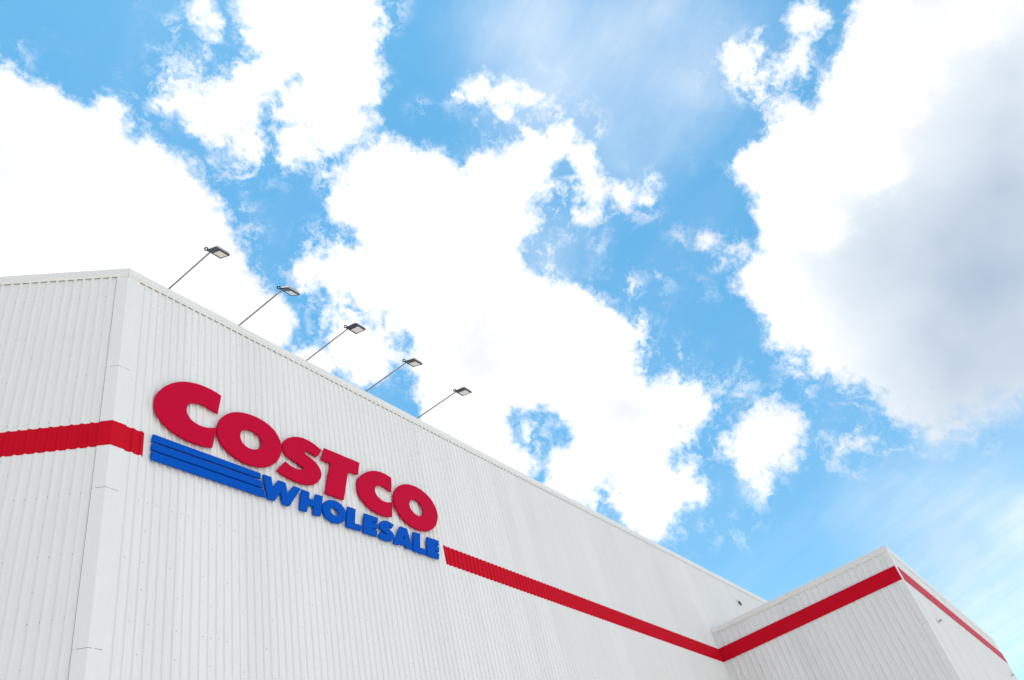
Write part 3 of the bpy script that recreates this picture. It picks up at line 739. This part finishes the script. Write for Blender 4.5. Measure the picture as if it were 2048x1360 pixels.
    ('A', 'blue', [[(8.824,13.605), (9.112,13.614), (9.243,12.976), (8.958,12.951), (8.937,13.033), (8.716,13.024), (8.659,12.964), (8.426,12.953)], [(8.937,13.351), (8.873,13.22), (8.952,13.217)]]),
    ('L', 'blue', [[(9.376,13.586), (9.681,13.61), (9.579,13.127), (9.838,13.141), (9.793,12.95), (9.252,12.947)]]),
    ('E', 'blue', [[(9.987,13.597), (10.513,13.608), (10.479,13.442), (10.275,13.427), (10.267,13.394), (10.476,13.395), (10.436,13.208), (10.227,13.2), (10.218,13.164), (10.425,13.15), (10.365,12.962), (9.847,12.961)]]),
    ('bar', 'blue', [[(0.903,13.558), (3.841,13.607), (3.851,13.449), (0.89,13.377)]]),
    ('bar', 'blue', [[(0.893,13.321), (3.867,13.391), (3.906,13.208), (0.896,13.148)]]),
    ('bar', 'blue', [[(0.898,13.1), (3.912,13.163), (3.981,12.962), (0.899,12.904)]]),
]

sign = empty('store_sign', (5.7, -0.03, 12.95))
tag(sign, 'large raised red lettering above smaller blue lettering and blue bars on the ribbed wall', 'sign')
Y_FRONT, DEPTH = -0.125, 0.058
ORD = {}


def letter_mesh(name, loops, mat):
    cu = bpy.data.curves.new(name, 'CURVE')
    cu.dimensions = '2D'
    cu.fill_mode = 'BOTH'
    cu.extrude = DEPTH / 2 - 0.004
    cu.bevel_depth = 0.004
    cu.bevel_resolution = 1
    cu.offset = -0.004
    ox = sum(p[0] for p in loops[0]) / len(loops[0])
    oz = min(p[1] for p in loops[0])
    for lp in loops:
        sp = cu.splines.new('POLY')
        sp.points.add(len(lp) - 1)
        sp.use_cyclic_u = True
        for pt, (x, z) in zip(sp.points, lp):
            pt.co = (x - ox, z - oz, 0, 1)
    tmp = bpy.data.objects.new('tmp', cu)
    COL.objects.link(tmp)
    dg = bpy.context.evaluated_depsgraph_get()
    me = bpy.data.meshes.new_from_object(tmp.evaluated_get(dg))
    bpy.data.objects.remove(tmp)
    bpy.data.curves.remove(cu)
    bm = bmesh.new()
    bm.from_mesh(me)
    bmesh.ops.remove_doubles(bm, verts=bm.verts, dist=1e-5)
    # stand-off studs from the back of the letter to the ribs
    big = sorted([f for f in bm.faces if f.normal.z < -0.9], key=lambda f: -f.calc_area())[:40:8]
    for f in big:
        c = f.calc_center_median()
        bmesh.ops.create_cone(bm, cap_ends=True, segments=8, radius1=0.008, radius2=0.008, depth=0.05,
                              matrix=Matrix.Translation((c.x, c.y, -DEPTH / 2 - 0.02)))
    bm.to_mesh(me)
    bm.free()
    me.name = name
    me.materials.clear()
    me.materials.append(mat)
    for p in me.polygons:
        p.use_smooth = False
    o = bpy.data.objects.new(name, me)
    COL.objects.link(o)
    o.parent = sign
    # local x -> wall x, local y -> z, local z -> outward (-y)
    o.matrix_local = Matrix.Translation(Vector((ox, Y_FRONT + DEPTH / 2, oz)) - sign.location) @ Matrix(
        ((1, 0, 0, 0), (0, 0, -1, 0), (0, 1, 0, 0), (0, 0, 0, 1)))
    return o


for i, (ch, col, loops) in enumerate(LETTERS):
    if ch == 'bar':
        o = letter_mesh('stripe_bar', loops, M['blue_sign'])
    else:
        o = letter_mesh('letter', loops, M['red_sign' if col == 'red' else 'blue_sign'])
        ORD[(col, ch)] = ORD.get((col, ch), 0) + 1
        n_ = ORD[(col, ch)]
        size = 'tallest ' if i == 0 else ('large ' if col == 'red' else 'small ')
        which = {1: '', 2: 'second '}[n_] if i else ''
        tag(o, '%s%s%s letter %s' % (which, size, col, ch))

# ------------------------------------------------------------------ floodlights on the parapet
def floodlight(x, tilt, tip, label, hx=0.0):
    """root on the coping, arm straight out over the wall, lamp hung under its end and aimed back at the sign"""
    root = empty('floodlight', (x, -0.04, H))
    tag(root, label, 'floodlight', 'floodlights on arms along the parapet')
    L = tip - 0.04
    a = MB()
    a.tube((0, 0.30, 0.035), (0, -L + 0.10, 0.035), 0.022)
    a.build('arm', M['galv'], root, smooth=True)
    b_ = MB()
    b_.box(-0.07, 0.07, 0.06, 0.30, 0.0005, 0.012)
    b_.box(-0.03, 0.03, 0.09, 0.27, 0.012, 0.020)
    b_.build('mounting_plate', M['galv'], root, bevel=0.002)
    # lamp frame: origin mid wall-side edge of its lower face; x along the wall, y away from the wall (tilted down), z up out of the face
    ct, st = math.cos(tilt), math.sin(tilt)
    O = Vector((hx, -L + 0.10, -0.185))
    fr = Matrix(((1, 0, 0, O.x), (0, -ct, -st, O.y), (0, -st, ct, O.z), (0, 0, 0, 1)))
    w, l = 0.208, 0.392
    h = MB()
    h.frustum((-w, w, 0.0, l, 0.028), (-w + 0.03, w - 0.03, 0.03, l - 0.03, 0.085), fr)
    h.frustum((-w + 0.045, w - 0.045, 0.05, l - 0.05, 0.085), (-w + 0.06, w - 0.06, 0.07, l - 0.07, 0.110), fr)
    for k in range(7):     # cooling fins
        xx = -w + 0.06 + k * (2 * w - 0.12) / 6
        h.box(xx - 0.003, xx + 0.003, 0.075, l - 0.075, 0.1105, 0.116, fr)
    hs = h.build('housing', M['housing'], root, bevel=0.003)
    f = MB()
    x0, x1 = -w, w
    gx0, gx1, gy0, gy1 = -w + 0.15, w - 0.022, 0.045, l - 0.045
    f.box(x0, gx0, 0, l, 0.0, 0.0275, fr)
    f.box(gx1, x1, 0, l, 0.0, 0.0275, fr)
    f.box(gx0, gx1, 0, gy0, 0.0, 0.0275, fr)
    f.box(gx0, gx1, gy1, l, 0.0, 0.0275, fr)
    f.build('frame', M['frame'], root)
    g_ = MB()
    g_.box(gx0, gx1, gy0, gy1, 0.006, 0.026, fr)
    g_.build('lens', M['lens'], root)
    y = MB()               # pivot lug with its eye, and the stirrup up to the arm
    y.ring(fr @ Vector((-w - 0.040, 0.03, 0.024)), (-0.35, -0.5, -0.75), 0.036, 0.017)
    y.tube(fr @ Vector((-w - 0.02, 0.04, 0.016)), fr @ Vector((-w + 0.02, 0.03, 0.016)), 0.014)
    y.build('pivot_eye', M['frame'], root, smooth=True)
    y = MB()
    y.tube(fr @ Vector((-hx, 0.045, 0.04)), Vector((0, -L + 0.11, 0.030)), 0.015)
    y.build('bracket', M['frame'], root, smooth=True)
    return root


floodlight(1.11, math.radians(27), 1.95, 'floodlight on the parapet arm nearest the building corner, tilted down to the wall')
floodlight(3.33, math.radians(35), 2.05, 'floodlight seen almost edge-on, its underside mirroring blue sky, on the second parapet arm', -0.02)
floodlight(5.78, math.radians(15), 2.04, 'floodlight above the middle of the sign, on the third of five parapet arms', -0.03)
floodlight(8.26, math.radians(22), 2.05, 'floodlight against a gap of blue sky, on the fourth of five parapet arms', -0.07)
floodlight(10.70, math.radians(14), 2.04, 'smallest looking floodlight, on the parapet arm farthest from the building corner', -0.08)

# ------------------------------------------------------------------ small fixtures on the walls
vent = empty('wall_vent', (36.42, -0.03, 17.09))
tag(vent, 'small square dark vent high on the tall white wall, just above the lower wing', 'vent')
mb = MB()
for a in ((-0.25, -0.22, -0.16, 0.16), (0.22, 0.25, -0.16, 0.16), (-0.22, 0.22, 0.13, 0.16), (-0.22, 0.22, -0.16, -0.13)):
    mb.box(a[0], a[1], -0.05, 0.03, a[2], a[3])
mb.build('frame', M['trim'], vent)
mb = MB()
for k in range(6):
    z = -0.12 + 0.045 * k
    mb.quad((-0.22, -0.045, z), (0.22, -0.045, z), (0.22, 0.0, z + 0.04), (-0.22, 0.0, z + 0.04))
mb.box(-0.22, 0.22, 0.005, 0.02, -0.13, 0.13)
mb.build('louvre', M['dark'], vent)


def wall_lamp(x, z, label):
    root = empty('wall_lamp', (x, -DB - 0.03, z))
    tag(root, label, 'wall lamp', 'lamps on the front of the lower wing')
    m_ = MB()
    m_.box(-0.07, 0.07, -0.03, 0.0, -0.09, 0.09)
    m_.build('back_plate', M['trim'], root, bevel=0.004)
    m_ = MB()
    m_.tube((0, -0.02, 0.0), (0, -0.11, 0.02), 0.014)
    m_.build('arm', M['galv'], root, smooth=True)
    m_ = MB()
    m_.frustum((-0.17, 0.17, -0.19, -0.08, -0.035), (-0.15, 0.15, -0.17, -0.10, 0.035))
    m_.build('head', M['galv'], root, bevel=0.006)
    m_ = MB()
    m_.box(-0.15, 0.15, -0.18, -0.09, -0.042, -0.0355)
    m_.build('lens', M['lens'], root)
    return root


wall_lamp(33.75, 11.62, 'dark wall lamp under the red band near the outer corner of the lower wing')
wall_lamp(52.02, 11.75, 'dark wall lamp near the far end of the lower wing, at the right picture edge')
